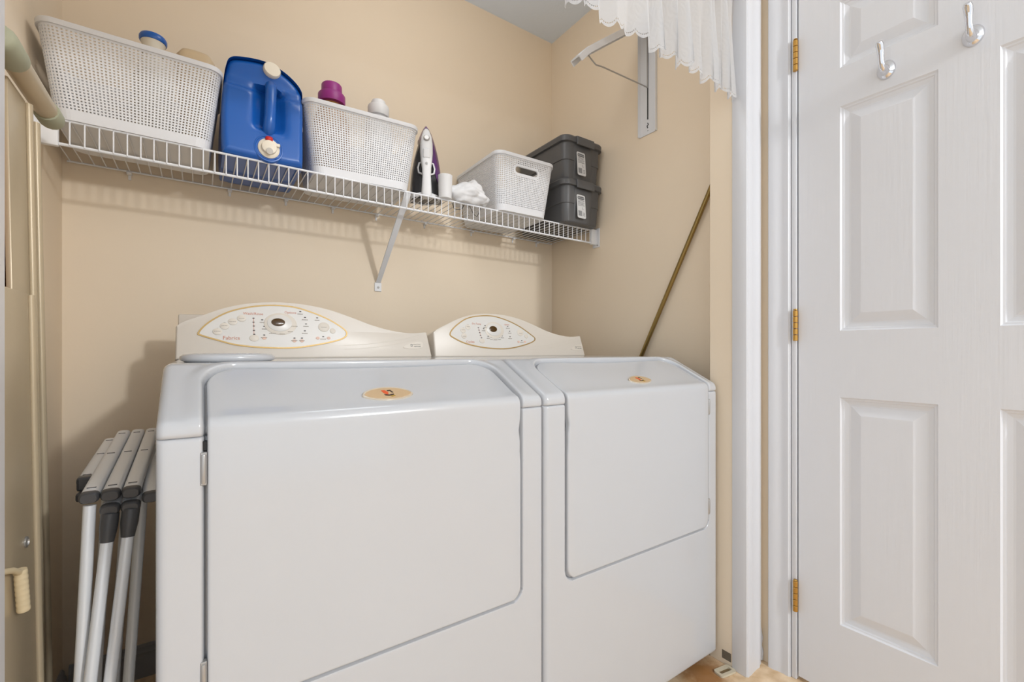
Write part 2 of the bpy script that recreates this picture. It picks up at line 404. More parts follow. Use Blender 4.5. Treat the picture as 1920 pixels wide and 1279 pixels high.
def machine(name, label, X0, hinge_left, capt):
    X1 = X0+MW
    t = thing(name, label, name, (X0+MW/2, 1.14, 0))
    dx0, dx1 = (X0+.060, X0+.6215) if hinge_left else (X0+.067, X1-.051)
    ds0 = -.5355+.935; ds1 = S_CREST-.018
    RB, RT = .028, .05
    def off(x, s):
        sd = rr_sd(x, s, dx0-.004, dx1+.004, ds0-.0035, ds1+.006, RB, RT+.004)
        o = -.015*sstep(.003, -.0015, sd)
        slope = sstep(S_BEND-.03, S_BEND+.03, s)
        o += .0035*slope*sstep(.03, .008, sd)*sstep(-.001, .006, sd)        # raised lip round the door on the slope
        e = min(x-X0, X1-x); r = .013
        if e < r: o -= r-math.sqrt(max(0, r*r-(r-e)**2))
        g = abs(s-S_SEAM)
        if g < .006: o -= .006-math.sqrt(max(0, .006**2-(.006-g)**2))
        if s < .012: o -= .012-math.sqrt(max(0, .012**2-(.012-s)**2))
        return o
    xsl = [X0+d for d in (0, .0008, .002, .004, .0065, .0095, .013)]+lins(X0+.02, dx0-.012, 6)+lins(dx0-.012, dx0+.06, 36)+lins(dx0+.06, dx1-.06, 14)+lins(dx1-.06, dx1+.012, 36)+lins(dx1+.012, X1-.013, 5)+[X1-d for d in (.013, .0095, .0065, .004, .002, .0008, 0)]
    body_s = [0, .001, .003, .007, .012]+lins(.03, ds0-.01, 10)+lins(ds0-.01, ds0+.035, 22)+lins(ds0+.035, S_SEAM-.006, 14)+[S_SEAM-d for d in (.006, .004, .002, .0008, 0)]
    cap_s = [S_SEAM+d for d in (0, .0008, .002, .004, .006)]+lins(S_SEAM+.008, ds1-.06, 26)+lins(ds1-.06, ds1+.03, 42)+lins(ds1+.03, S_CREST+.06, 8)+lins(S_CREST+.06, SMAX, 4)+[SMAX]
    def skin(ss):
        bm = BM(); rows = []
        for s in ss:
            p, n = PF(s); row = []
            for x in xsl:
                o = off(x, s); row.append(bm.verts.new((x, p.x+n.x*o, ZC+p.y+n.y*o)))
            rows.append(row)
        for a, b in zip(rows, rows[1:]):
            for i in range(len(xsl)-1): bm.faces.new((a[i], a[i+1], b[i+1], b[i]))
        return bm, rows
    bm, rows = skin(body_s)
    Yb = 1.49
    for k in (0, -1):
        bl = bm.verts.new((X0 if k == 0 else X1, Yb, ZC-.935)); bt = bm.verts.new((X0 if k == 0 else X1, Yb, ZC-.126))
        bm.faces.new([r_[k] for r_ in rows]+[bt, bl])
    box(bm, X0+.001, X1-.001, Yb-.004, Yb, ZC-.935, ZC-.126)
    for fx in (X0+.05, X1-.05):
        for fy in (.86, 1.43): lathe(bm, [(.018, 0), (.02, .006), (.012, .012), (.012, .045)], (fx, fy, 0), n=12)
    obj('cabinet', bm, ENAMEL, t, smooth=50)
    bm, rows = skin(cap_s)
    for k in (0, -1):
        x = X0 if k == 0 else X1
        a = bm.verts.new((x, 1.49, ZC+DECK-.013)); b = bm.verts.new((x, 1.49, ZC-.125))
        bm.faces.new([r_[k] for r_ in rows]+[a, b])
    loft(bm, [[(X0, 1.40, ZC+DECK-.001), (X0, 1.49, ZC+DECK-.001)], [(X1, 1.40, ZC+DECK-.001), (X1, 1.49, ZC+DECK-.001)]], cap=False, closed=False)
    obj('top_panel', bm, ENAMEL, t, smooth=50)
    # door: one bent shell with rounded corners
    bm = BM(); ins = [0, .0006, .0016, .003, .005]
    ss = [ds0+d for d in ins]+[ds0+RB*(1-math.cos(PI/2*k/12)) for k in range(4, 13)]+lins(ds0+RB+.01, S_BEND-.02, 16)+lins(S_BEND-.02, S_BEND+.03, 20)+lins(S_BEND+.03, ds1-RT, 6)+[ds1-RT*(1-math.sin(PI/2*k/14)) for k in range(0, 12)]+[ds1-d for d in ins[::-1]]
    ss = sorted(set(round(s, 5) for s in ss)); rows = []
    def xr(s):
        a, b = dx0, dx1
        if s < ds0+RB: d = RB-math.sqrt(max(0, RB**2-(ds0+RB-s)**2)); a += d; b -= d
        if s > ds1-RT: d = RT-math.sqrt(max(0, RT**2-(s-ds1+RT)**2)); a += d; b -= d
        q = (s-(S_SEAM-.055))/.045; notch = .0035*math.exp(-q*q*1.5)*(1+.5*math.sin(q*5))     # finger scoop on the latch side
        if hinge_left: b -= notch
        else: a += notch
        return a, b
    tt = [0]*5+[k/28 for k in range(1, 28)]+[1]*5
    for s in ss:
        p, n = PF(s); a, b = xr(s); row = []
        for k, u in enumerate(tt):
            e = ins[k] if k < 5 else (ins[len(tt)-1-k] if k >= len(tt)-5 else .2)
            w = b-a; x = a+min(e, w/2) if k < 5 else (b-min(e, w/2) if k >= len(tt)-5 else a+.006+(w-.012)*u)
            sd = min(e, s-ds0, ds1-s, .2); r_ = .005
            o = .003-.0045*sstep(S_BEND-.02, S_BEND+.04, s)-(r_-math.sqrt(max(0, r_*r_-(r_-min(sd, r_))**2)))
            v = (s-(S_BEND+.10))/.05                                                     # shallow scoop at the top of the slope
            o -= .004*sstep(S_BEND+.03, ds1-.01, s)*max(0, 1-((x-(dx0+dx1)/2)/.2)**2)
            row.append(bm.verts.new((x, p.x+n.x*o, ZC+p.y+n.y*o)))
        rows.append(row)
    for a, b in zip(rows, rows[1:]):
        for i in range(len(tt)-1): bm.faces.new((a[i], a[i+1], b[i+1], b[i]))
    loop = rows[0]+[r_[-1] for r_ in rows[1:]]+rows[-1][-2::-1]+[r_[0] for r_ in rows[-2:0:-1]]
    und = []
    for v in loop:
        und.append(bm.verts.new(v.co+Vector((0, .009, -.006))))
    for i in range(len(loop)):
        j = (i+1) % len(loop); bm.faces.new((loop[i], loop[j], und[j], und[i]))
    dr = obj('door', bm, ENAMEL, t, smooth=50)
    # badge on the slope
    sb = S_BEND+.044; p, n = PF(sb); xb = X0+.3435 if hinge_left else X0+.373
    Y2 = Vector((0, .955-.794, DECK+.104)).normalized(); Zn = Vector((1, 0, 0)).cross(Y2)
    MB = Matrix(((1, 0, 0, xb), (0, Y2.y, Zn.y, p.x), (0, Y2.z, Zn.z, ZC+p.y), (0, 0, 0, 1))) @ T(0, 0, -.0045)
    bs = 1 if hinge_left else .92
    leaf = lambda w, h: [(w*math.cos(a)*(1 if True else 1), h*math.copysign(abs(math.sin(a))**1.25, math.sin(a))*(1.15 if math.sin(a) > 0 else .85)) for a in [2*PI*i/48 for i in range(48)]]
    bd = obj('badge', prism(BM(), leaf(.049*bs, .022*bs), 0, .006, .0015, 2, MB), BADGER, dr, smooth=35)
    bm = BM(); prism(bm, leaf(.0445*bs, .0185*bs), .006, .0064, 0, 2, MB); obj('badge_plate', bm, BADGE, bd)
    # emblem: red folded bar and outlined block with a gold foot
    Q = MB @ T(0, .002, .0064) @ Matrix.Diagonal((1.0, .85, 1, 1))
    for poly, mm in (([(-.011, .012), (-.004, .013), (.001, .004), (-.001, -.006), (-.005, -.004), (-.009, .003)], EMBR),
                     ([(-.009, -.004), (.001, -.006), (.010, -.003), (.009, -.008), (-.001, -.011), (-.007, -.009)], EMBK),
                     ([(0, .012), (.007, .013), (.011, .002), (.0075, .0015), (.005, .009), (.001, .008)], EMBK),
                     ([(.001, -.011), (.010, -.008), (.011, -.013), (.004, -.015)], EMBG)):
        obj('emblem', prism(BM(), poly, 0, .0004, 0, 2, Q), mm, dr)
    # hinges on the hinge side
    for za, zb in ((-.148, -.196), (-.452, -.50)):
        xh = dx0-.0045 if hinge_left else dx1+.0045; bm = BM()
        box(bm, xh-.0042, xh+.0042, .7925, .803, ZC+zb, ZC+za, .001, 1)
        lathe(bm, [(.0028, ZC+zb+.003), (.0034, ZC+zb+.005), (.0034, ZC+za-.005), (.0028, ZC+za-.003)], (xh, .793, 0), n=10)
        obj('hinge', bm, STEEL, t, smooth=35)
    bm = BM(); xh = dx0-.002 if hinge_left else dx1+.002
    box(bm, xh-.0035, xh+.0035, .797, .806, ZC-.146, ZC-.133)
    obj('hinge_gap', bm, DARK, t)
    # control console on the rear of the deck
    co_out = [(.001, 0), (.002, .082), (.0185, .0955), (.0569, .1138), (.1029, .135), (.1513, .1496), (.202, .1572), (.2551, .159), (.3106, .1545), (.3685, .1431), (.4289, .1229), (.4919, .1), (.55, .0855), (.6115, .079), (.6675, .0837), (.679, .003), (.675, 0)]
    co = co_out[:2]+catmull(co_out[1:15], 4, False)[1:]+co_out[15:]
    tilt = math.radians(12)
    bm = prism(BM(), co, -.085, 0, .005, 3)
    con = obj('console', bm, PANEL, t, local=True, smooth=40)
    con.location = Vector((X0, 1.372, ZC+DECK))-t.location; con.rotation_euler = (PI/2-tilt, 0, 0)
    ring = catmull([(.048, .0678), (.0692, .0949), (.1075, .1223), (.1536, .1393), (.2083, .1485), (.2657, .1475), (.3113, .1354), (.3569, .1166), (.3962, .092), (.4106, .0744), (.3975, .0579), (.3463, .0429), (.27, .0301), (.1991, .0298), (.1315, .0367), (.085, .0504), (.0546, .061)] if capt == 'w' else
                   [(.0639, .0793), (.0848, .105), (.1315, .1351), (.1845, .1478), (.2451, .1499), (.306, .1361), (.3608, .1134), (.4087, .0834), (.4262, .0681), (.4119, .0554), (.3648, .0414), (.3053, .0303), (.2495, .0284), (.1836, .034), (.1214, .0466), (.0775, .0657)], 5)
    cx, cy = .23, .088
    obj('control_panel', prism(BM(), [(cx+(x-cx)*.985, cy+(y-cy)*.97) for x, y in ring], -.001, .0012), FACE, con, local=True)
    bm = BM(); fr = []
    for k in range(len(ring)):
        p = Vector((*ring[k], 0)); q = Vector((*ring[(k+1) % len(ring)], 0))-Vector((*ring[k-1], 0)); s_ = q.normalized().cross(Vector((0, 0, 1)))
        fr.append([p+s_*a+Vector((0, 0, b)) for a, b in ((-.0024, -.001), (-.0018, .0018), (.0018, .0018), (.0024, -.001))])
    rws = loft(bm, fr, cap=False)
    for i in range(4): bm.faces.new((rws[-1][i], rws[-1][(i+1) % 4], rws[0][(i+1) % 4], rws[0][i]))
    obj('gold_rim', bm, GOLD, con, local=True, smooth=40)
    el = lambda c, rx, ry, n=24: [(c[0]+rx*math.cos(2*PI*i/n), c[1]+ry*math.sin(2*PI*i/n)) for i in range(n)]
    # beige field on the left of the face, with its curved border
    if capt == 'w':
        D = (.2284, .1007); dr_ = .035
        btn = [(.1421, .1087), (.1218, .0988), (.1038, .0865), (.088, .0714)]; brx, bry = .0105, .0088
        led = [(.1422, .1158), (.1219, .1062), (.1038, .0946), (.088, .0791), (.1695, .1106), (.1693, .0993), (.1698, .0886), (.1699, .0766), (.1704, .0659), (.1939, .0644), (.1899, .1066), (.1947, .0885), (.2143, .0769), (.2377, .0755), (.2585, .0822), (.2693, .098), (.2855, .1345), (.2974, .118), (.2994, .099), (.2956, .0786), (.3298, .1181), (.3474, .0976), (.268, .0571), (.2873, .0574), (.3439, .0626)]
        big = [((.1702, .0556), .0115, .009), ((.3471, .0912), .0155, .014), ((.371, .0804), .008, .008)]
        reds = [(.194, .0559), (.2677, .0492), (.287, .0495), (.3292, .0581), (.3588, .0585)]
        texts = [('Fabrics', (.1186, .0548), .0135, PINKP), ('Wash/Rinse', (.169, .1226), .0098, PINKP), ('Options', (.260, .1303), .0092, PINKP)]
        bd_at = (.6166, .0385); step = True
    else:
        D = (.2386, .1008); dr_ = .035
        btn = [(.1357, .1054), (.1155, .0934), (.117, .0736)]; brx, bry = .0105, .0095
        led = [(.1367, .114), (.1165, .102), (.1176, .0787), (.178, .1049), (.1795, .0957), (.1816, .0864), (.1831, .0772), (.1864, .0674), (.2067, .1134), (.1992, .1014), (.215, .0737), (.2279, .0698), (.2446, .0683), (.2619, .0698), (.2752, .076), (.3049, .1129), (.3109, .0948), (.3101, .0742), (.3595, .0948), (.3616, .0598)]
        big = [((.1876, .0559), .011, .008), ((.3588, .0905), .0145, .013), ((.385, .0768), .008, .008)]
        reds = [(.3462, .0547), (.3757, .055)]
        texts = [('Cycles', (.1395, .0525), .0125, PINKP), ('Dry Temp', (.172, .1186), .0088, PINKP), ('Options', (.302, .1196), .0068, PINKP)]
        bd_at = (.6375, .034); step = False
    obj('dial_ring', prism(BM(), el((D[0]+.006, D[1]-.004), dr_+.006, .031), .001, .0022, .0008, 2), BTN, con, local=True, smooth=40)
    obj('dial_face', prism(BM(), el((D[0]+.004, D[1]-.002), dr_-.004, .0235), .002, .0034, .0008, 2), FACE, con, local=True, smooth=40)
    obj('display', prism(BM(), el(D, .0172, .0112) if step else el(D, .0165, .0112), .0028, .0042, .0006, 2), DISP, con, local=True, smooth=40)
    b0 = None
    for c in btn:
        if not b0: b0 = obj('button', prism(BM(), el((0, 0), brx, bry), .001, .0026, .0008, 2), BTN, con, local=True, smooth=40, loc=(*c, 0))
        else: rep(b0, con, (*c, 0))
    for c, rx, ry in big: obj('button', prism(BM(), el(c, rx, ry), .001, .0026, .0008, 2), BTN, con, local=True, smooth=40)
    r0 = None
    for c in reds:
        if not r0: r0 = obj('button', prism(BM(), el((0, 0), .0052, .0042, 16), .001, .0024, .0006, 1), mat('button_rose', (226, 190, 172), .5), con, local=True, smooth=40, loc=(*c, 0))
        else: rep(r0, con, (*c, 0))
    l0 = None
    for c in led:
        if not l0: l0 = obj('indicator', prism(BM(), el((0, 0), .0029, .0014, 12), .0008, .0018), LED, con, local=True, loc=(*c, 0))
        else: rep(l0, con, (*c, 0))
    # captions too small to read: printed dashes
    bm = BM(); rnd = random.Random(3)
    for c in led:
        if abs(c[0]-.17) < .012 and step or abs(c[0]-.181) < .006 and not step: continue
        w = rnd.uniform(.006, .0085); y = c[1]-.0072
        for k in range(4):
            xa = c[0]-w+2*w*k/4; box(bm, xa, xa+2*w/4*.75, y-.0008, y+.0008, .0012, .003)
    c_ = obj('captions', bm, CAPT, con, local=True); c_['kind'] = 'stuff'
    bm = BM(); xs_ = .1697 if step else .181
    if step: box(bm, xs_-.0005, xs_+.0005, .064, .112, .001, .0016)
    else: loft(bm, [[(.178-.0005, .105, .0016), (.178+.0005, .105, .0016)], [(.1862-.0005, .068, .0016), (.1862+.0005, .068, .0016)]], cap=False, closed=False)
    obj('scale_line', bm, PINKP, con, local=True)
    for body, c, sz, mm in texts: obj('lettering', text_bm(body, sz, T(c[0], c[1], .0016)), mm, con, local=True)
    # swoosh lines
    for dy in (0, .012):
        bm = BM(); pts = [(.40+.02*k, .026+dy+.00045*(k**1.75)) for k in range(13)]
        sweep(bm, [(x, y, .0002) for x, y in pts], [(-.0007, -.0004), (.0007, -.0004), (.0007, .0004), (-.0007, .0004)]); obj('swoosh_line', bm, mat('swoosh_grey', (214, 205, 192), .4), con, local=True)
    bx, by = bd_at
    plate = obj('name_plate', prism(BM(), catmull([(bx-.034, by-.007), (bx-.012, by+.006), (bx+.012, by+.0115), (bx+.031, by+.011), (bx+.030, by-.007), (bx, by-.011)], 4), -.0005, .0012, .0004, 1), BTN, con, local=True, smooth=40)
    bm = BM()
    for a in ((-.009, -.003, -.0035, .0045),): 
        for xa, xb, ya, yb in ((a[0], a[1], a[2], a[2]+.001), (a[0], a[1], a[3]-.001, a[3]), (a[0], a[0]+.001, a[2], a[3]), (a[1]-.001, a[1], a[2], a[3])): box(bm, bx+xa, bx+xb, by+ya, by+yb, .001, .0016)
    obj('emblem', bm, INK, con, local=True)
    obj('lettering', text_bm('MAYTAG', .0062, T(bx+.0125, by+.0028, .0014)), CAPT, con, local=True)
    obj('lettering', text_bm('NEPTUNE', .0052, T(bx+.0135, by-.004, .0014)), INK, con, local=True)
    # service housing behind the hump
    if hinge_left: bm = BM(); box(bm, X0+.004, X0+.40, 1.472, 1.505, ZC+DECK-.002, ZC+.096, .005, 2); obj('rear_housing', bm, PANEL, t, smooth=40)
    return t
washer = machine('washing_machine', 'white front-loading washing machine on the left, door hinged on its left edge', -.051, True, 'w')
washer['category'] = 'washing machine'
dryer = machine('clothes_dryer', 'white clothes dryer on the right of the washing machine, nearest the door', .6375, False, 'd')
dryer['category'] = 'dryer'
bm = BM(); lathe(bm, [(.9, 0), (1.0, .25), (1.0, .6), (.93, .85), (.7, .97), (.001, 1.0)], n=40)
bmesh.ops.transform(bm, matrix=T(.047, 1.03, ZC+DECK) @ Matrix.Diagonal((.078, .055, .017, 1)), verts=bm.verts)
obj('dispenser_lid', bm, ENAMEL, washer, smooth=60)

# ================================================================ WIRE SHELF
SZ = .527                                # shelf deck
YS = 1.432
shelf = thing('wire_shelf', 'long white wire shelf across the closet above the machines', 'shelf', (.56, YB, ZC+SZ))
def rail(y, z, r, x0=XL+.012, x1=XR-.012):
    obj('rail', (lambda b: (tube(b, [(x0, y, ZC+z), (.5, y, ZC+z), (x1, y, ZC+z)], r, 8), b)[1])(BM()), WIRE, shelf, smooth=60)
rail(YS, SZ-.0015, .0032); rail(YS, SZ-.057, .0038); rail(YB-.012, SZ-.004, .0028); rail(1.585, SZ-.0058, .0032)
n = 69; w0 = None
for k in range(n):
    x = XL+.018+(XR-XL-.036)*k/(n-1)
    if not w0:
        bm = BM(); tube(bm, [(0, YB-.008-YB, -.0017), (0, YS+.004-YB, -.0017), (0, YS-.0025-YB, -.003), (0, YS-.0045-YB, -.008), (0, YS-.0045-YB, -.058)], .0016, 6)
        w0 = obj('wire', bm, WIRE, shelf, local=True, smooth=60); w0.location = (x-.56, 0, 0)
    else: rep(w0, shelf, (x-.56, 0, 0))
k0 = None
for x in (-.17, .08, .245, .40, .56, .76, .98, 1.20, 1.34):
    if not k0:
        bm = BM(); box(bm, -.006, .006, -.019, -.0005, -.013, -.0065, .001, 1); box(bm, -.0035, .0035, -.0035, -.0005, -.026, -.012, .0008, 1)
        k0 = obj('wall_clip', bm, WPLAST, shelf, local=True); k0.location = (x-.56, 0, 0)
    else: rep(k0, shelf, (x-.56, 0, 0))
for xa, xb, s in ((XR-.036, XR-.0005, 1), (XL+.0005, XL+.05, -1)):
    bm = BM()
    xw = XR-.0005 if s > 0 else XL+.0005
    box(bm, min(xw, xw-s*.004), max(xw, xw-s*.004), YS-.024, YS+.018, ZC+SZ-.075, ZC+SZ+.008, .001, 1)
    box(bm, xa, xb, YS-.008, YS+.006, ZC+SZ-.064, ZC+SZ+.003, .003, 2)
    e = obj('end_bracket', bm, WPLAST, shelf, smooth=40)
    bm = BM(); lathe(bm, [(.0035, 0), (.0035, .001), (.001, .0016)], (xw-s*.0045, YS-.012, ZC+SZ-.066), (-s, 0, 0), 8); obj('screw', bm, STEEL, e)
# diagonal support brace to a foot on the wall
bm = BM(); xb_ = .567
path = [(xb_, YS-.005, ZC+SZ+.002), (xb_, YS+.002, ZC+SZ-.03), (xb_, YB-.006, ZC+.262)]
sweep(bm, [(xb_, YS+.001, ZC+SZ-.004), (xb_, YS+.012, ZC+SZ-.02), (xb_, YB-.004, ZC+.262)], [(-.011, -.003), (-.011, .003), (-.008, .0045), (-.008, 0), (.008, 0), (.008, .0045), (.011, .003), (.011, -.003)], up=(0, 0, 1), scale=[1, 1, .8])
br = obj('support_brace', bm, WIRE, shelf)
bm = BM(); box(bm, xb_-.0135, xb_+.0135, YB-.0045, YB-.0005, ZC+.228, ZC+.262, .0015, 2); ft = obj('brace_foot', bm, WPLAST, br)
bm = BM(); lathe(bm, [(.0045, 0), (.0045, .001), (.001, .002)], (xb_, YB-.0047, ZC+.243), (0, -1, 0), 10); obj('screw', bm, STEEL, br)

# ================================================================ STORAGE BASKETS
ZS = ZC+SZ+.0005
BW, BD, BH, BWB, BDB = .345, .268, .208, .292, .224
def basket():
    t = thing('storage_basket', 'large white perforated basket at the left end of the shelf beside the blue jug', 'basket', (-.126, 1.537, ZS), 0, 'perforated baskets on the wire shelf')
    bm = BM(); pitch = .0064; R = .03
    z0, z1 = .022, BH-.014
    nr = int((z1-z0)/pitch)
    nw, nd, nc = int((BWB-2*R)/pitch), int((BDB-2*R)/pitch), int(R*PI/2/pitch)
    def per(h):
        w = BWB+(BW-BWB)*h; d = BDB+(BD-BDB)*h; P_ = []
        A = [((w/2-R, -d/2), (w/2-R, d/2))]
        seq = [('l', (-w/2+R, -d/2), (w/2-R, -d/2), nw), ('c', (w/2-R, -d/2+R), -PI/2, nc), ('l', (w/2, -d/2+R), (w/2, d/2-R), nd), ('c', (w/2-R, d/2-R), 0, nc),
               ('l', (w/2-R, d/2), (-w/2+R, d/2), nw), ('c', (-w/2+R, d/2-R), PI/2, nc), ('l', (-w/2, d/2-R), (-w/2, -d/2+R), nd), ('c', (-w/2+R, -d/2+R), PI, nc)]
        for s in seq:
            for k in range(s[3]):
                f = k/s[3]
                if s[0] == 'l': P_.append((s[1][0]+(s[2][0]-s[1][0])*f, s[1][1]+(s[2][1]-s[1][1])*f))
                else: P_.append((s[1][0]+R*math.cos(s[2]+PI/2*f), s[1][1]+R*math.sin(s[2]+PI/2*f)))
        return P_
    hs = [0]+[z0+(z1-z0)*k/nr for k in range(nr+1)]+[BH]
    ring = [[bm.verts.new((x, y, h)) for x, y in per(h/BH)] for h in hs]; n = len(ring[0])
    bm.faces.new(ring[0][::-1])
    hz, hw, hh = .155, .052, .0115                      # handle slot on the two short sides
    def slot(p, g): 
        return abs(p.x) > BWB/2-.002 and math.hypot(max(abs(p.y)-(hw-hh), 0), p.z-hz) < hh+g
    for r in range(len(hs)-1):
        for i in range(n):
            q = (ring[r][i], ring[r][(i+1) % n], ring[r+1][(i+1) % n], ring[r+1][i])
            if r == 0 or r == len(hs)-2: bm.faces.new(q); continue
            c = sum((v.co for v in q), Vector())/4
            if slot(c, .0045): continue
            hv = []
            for v in q: hv.append(bm.verts.new(c+(v.co-c)*.50))
            for k in range(4): bm.faces.new((q[k], q[(k+1) % 4], hv[(k+1) % 4], hv[k]))
    o = obj('body', bm, BASKET, t, local=True)
    sm = o.modifiers.new('thickness', 'SOLIDIFY'); sm.thickness = .0022; sm.offset = 0
    for s in (-1, 1):
        bm = BM(); secs = []
        sx = lambda z: s*(BWB/2+(BW-BWB)/2*z/BH)
        for g, dx in ((.0, -.0035), (.0, .0018), (.0025, .0022), (.008, .0012), (.0085, 0), (.0085, -.0012)):
            sec = []
            for k in range(36):
                a = 2*PI*k/36; y = (hw-hh)*(1 if math.cos(a) >= 0 else -1)+(hh+g)*math.cos(a); z = hz+(hh+g)*math.sin(a)
                sec.append((sx(z)+s*dx, y, z))
            secs.append(sec)
        loft(bm, secs, cap=False); obj('handle_slot', bm, BASKET, t, local=True, smooth=40)
    bm = BM(); secs = []
    for g, z in ((-.002, BH-.011), (.004, BH-.011), (.0045, BH-.001), (.003, BH+.0015), (-.001, BH+.0015), (-.0025, BH-.001)):
        secs.append([(x, y, z) for x, y in rrect(BW+2*g, BD+2*g, R+g, 8)])
    loft(bm, secs+[secs[0]], cap=False); obj('rim', bm, BASKET, t, local=True, smooth=40)
    bm = BM()
    for k in range(3): box(bm, -.012+.009*k, -.006+.009*k, -.006, .006, -.0011, -.0006)
    return t
bk = basket()
dup(bk, (.428, 1.541, ZS), math.radians(-3), 'white perforated basket mid-shelf, between the blue jug and the iron')
dup(bk, (1.032, 1.559, ZS), math.radians(89), 'white perforated basket set end-on with its handle slot in front, beside the grey totes')

# bottles standing in the baskets
def bottle(name, label, x, y, body, bmat, capname, cap, cmat, extra=None, ov=1):
    t = thing(name, label, 'bottle', (x, y, ZS+.003))
    bm = BM(); lathe(bm, body, n=28)
    if ov != 1: bmesh.ops.transform(bm, matrix=Matrix.Diagonal((1, ov, 1, 1)), verts=bm.verts)
    obj('body', bm, bmat, t, local=True, smooth=50)
    bm = BM(); lathe(bm, cap, n=28); obj(capname, bm, cmat, t, local=True, smooth=40)
    return t
b1 = bottle('detergent_bottle', 'cream bottle with a blue-rimmed cap peeking over the left basket', -.1, 1.50, [(.038, 0), (.042, .01), (.042, .17), (.03, .215), (.02, .23), (.02, .24)], CREAM,
       'cap', [(.0235, .236), (.0235, .262), (.026, .266), (.027, .272)], CREAM)
bm = BM(); lathe(bm, [(.0275, .268), (.0295, .272), (.0295, .279), (.027, .284), (.015, .287), (.001, .288)], n=28); obj('cap_rim', bm, BLUE, b1, local=True, smooth=40)
t = thing('refill_jug', 'tan rounded jug showing above the left basket, beside the blue jug', 'jug', (-.009, 1.515, ZS+.003))
bm = BM(); secs = []
for z, w in ((0, .022), (.01, .026), (.20, .044), (.235, .047), (.262, .043), (.278, .033), (.285, .018)): secs.append([(x, y, z) for x, y in rrect(2*w, 1.5*w, w*.55, 6)])
loft(bm, secs); obj('body', bm, TAN, t, local=True, smooth=60)
bottle('detergent_bottle', 'amber bottle with a purple stepped cap in the middle basket', .343, 1.50, [(.05, 0), (.055, .012), (.055, .18), (.04, .23), (.032, .245), (.032, .256)], AMBER,
       'cap', [(.040, .246), (.0405, .25), (.0405, .272), (.038, .2755), (.031, .277), (.0305, .303), (.028, .3065), (.001, .307)], PURPLE, ov=.8)
bottle('detergent_bottle', 'white bottle with a white cap at the right of the middle basket', .492, 1.50, [(.042, 0), (.046, .01), (.046, .19), (.036, .24), (.030, .25), (.030, .258)], WPLAST,
       'cap', [(.033, .25), (.0345, .253), (.0345, .279), (.033, .284), (.026, .287), (.0235, .289), (.0235, .297), (.021, .302), (.001, .303)], WPLAST, ov=.8)

# ================================================================ BLUE JUG
t = thing('detergent_jug', 'big blue detergent jug with a white cap and a dispensing tap', 'jug', (.147, 1.42, ZS))
jout = catmull([(-.098, .012), (-.1005, .08), (-.099, .15), (-.095, .20), (-.089, .242), (-.080, .265), (-.058, .276), (-.01, .284), (.03, .280), (.068, .262), (.096, .234), (.1005, .20), (.1005, .10), (.1, .012), (.088, .0015), (0, 0), (-.086, .0015)], 5)
NJ = len(jout); ctr = Vector((0, .125))
def jdepth(x, z, k):
    e = 1-k; r = .13
    d = 0.020*(1-math.sqrt(max(0, 1-max(0, (k-(1-r))/r)**2)))
    d += .016*sstep(.178, .200, z)+.012*sstep(.212, .228, z)*.6                       # shoulder steps back near the cap
    if z < .205:                                                                         # pocket either side of the grip
        d += .024*math.exp(-((x-.014)/.036)**4)*sstep(.075, .10, z)
    return d
bm = BM(); fr = []
for k in [1, .985, .965, .94, .91, .88, .84, .8, .74, .68, .62, .56, .5, .44, .38, .32, .26, .2, .14, .08]:
    sec = []
    for x, z in jout:
        p = ctr+(Vector((x, z))-ctr)*k; sec.append((p.x, jdepth(p.x, p.y, k), p.y))
    fr.append(sec)
back = [[(ctr.x+(x-ctr.x)*q, y, ctr.y+(z-ctr.y)*q) for x, z in jout] for y, q in ((.285, .9), (.278, .95), (.262, .985), (.24, 1.0), (.18, 1.003), (.02, 1.0))]
loft(bm, back+fr); obj('body', bm, BLUE, t, local=True, smooth=60)
bm = BM(); tube(bm, [(.018, .036, .222), (.0175, .012, .214), (.0162, .0, .194), (.0145, -.003, .15), (.0135, -.003, .12), (.012, .0, .095), (.0105, .012, .08), (.010, .034, .074)], .0145, 14, scale=[.9, 1, 1, 1, 1.02, 1.08, 1.15, 1.1]); obj('grip', bm, BLUE, t, local=True, smooth=70)
bm = BM(); lathe(bm, [(.021, 0), (.0225, .002), (.0225, .016), (.0205, .019), (.001, .0195)], (.020, .034, .264), Vector((.1, -1, .18)), 32); obj('cap', bm, CREAM, t, local=True, smooth=40)
bm = BM(); lathe(bm, [(.038, -.01), (.038, .001), (.036, .004), (.033, .0042), (.030, .001), (.001, .001)], (.011, .003, .034), (0, -1, 0), 40); obj('tap_collar', bm, BLUE, t, local=True, smooth=35)
bm = BM(); lathe(bm, [(.027, 0), (.027, .004), (.0245, .006), (.019, .007), (.018, .016), (.012, .018), (.001, .018)], (.011, .002, .034), (0, -1, 0), 32)
tap = obj('tap', bm, CREAM, t, local=True, smooth=35)
bm = BM(); box(bm, .02, .038, -.012, -.003, .040, .049, .002, 2); obj('tap_wing', bm, CREAM, tap, local=True)
bm = BM(); lathe(bm, [(.0085, 0), (.0085, .003), (.001, .0035)], (.011, -.016, .021), (0, -1, -.15), 20); obj('spout', bm, mat('spout_grey', (196, 190, 180), .5), tap, local=True, smooth=40)
bm = BM(); lathe(bm, [(.0095, 0), (.0095, .006), (.007, .009), (.001, .0095)], (.011, -.004, .056), (0, -.6, .8), 20); obj('tap_button', bm, RED, tap, local=True, smooth=40)

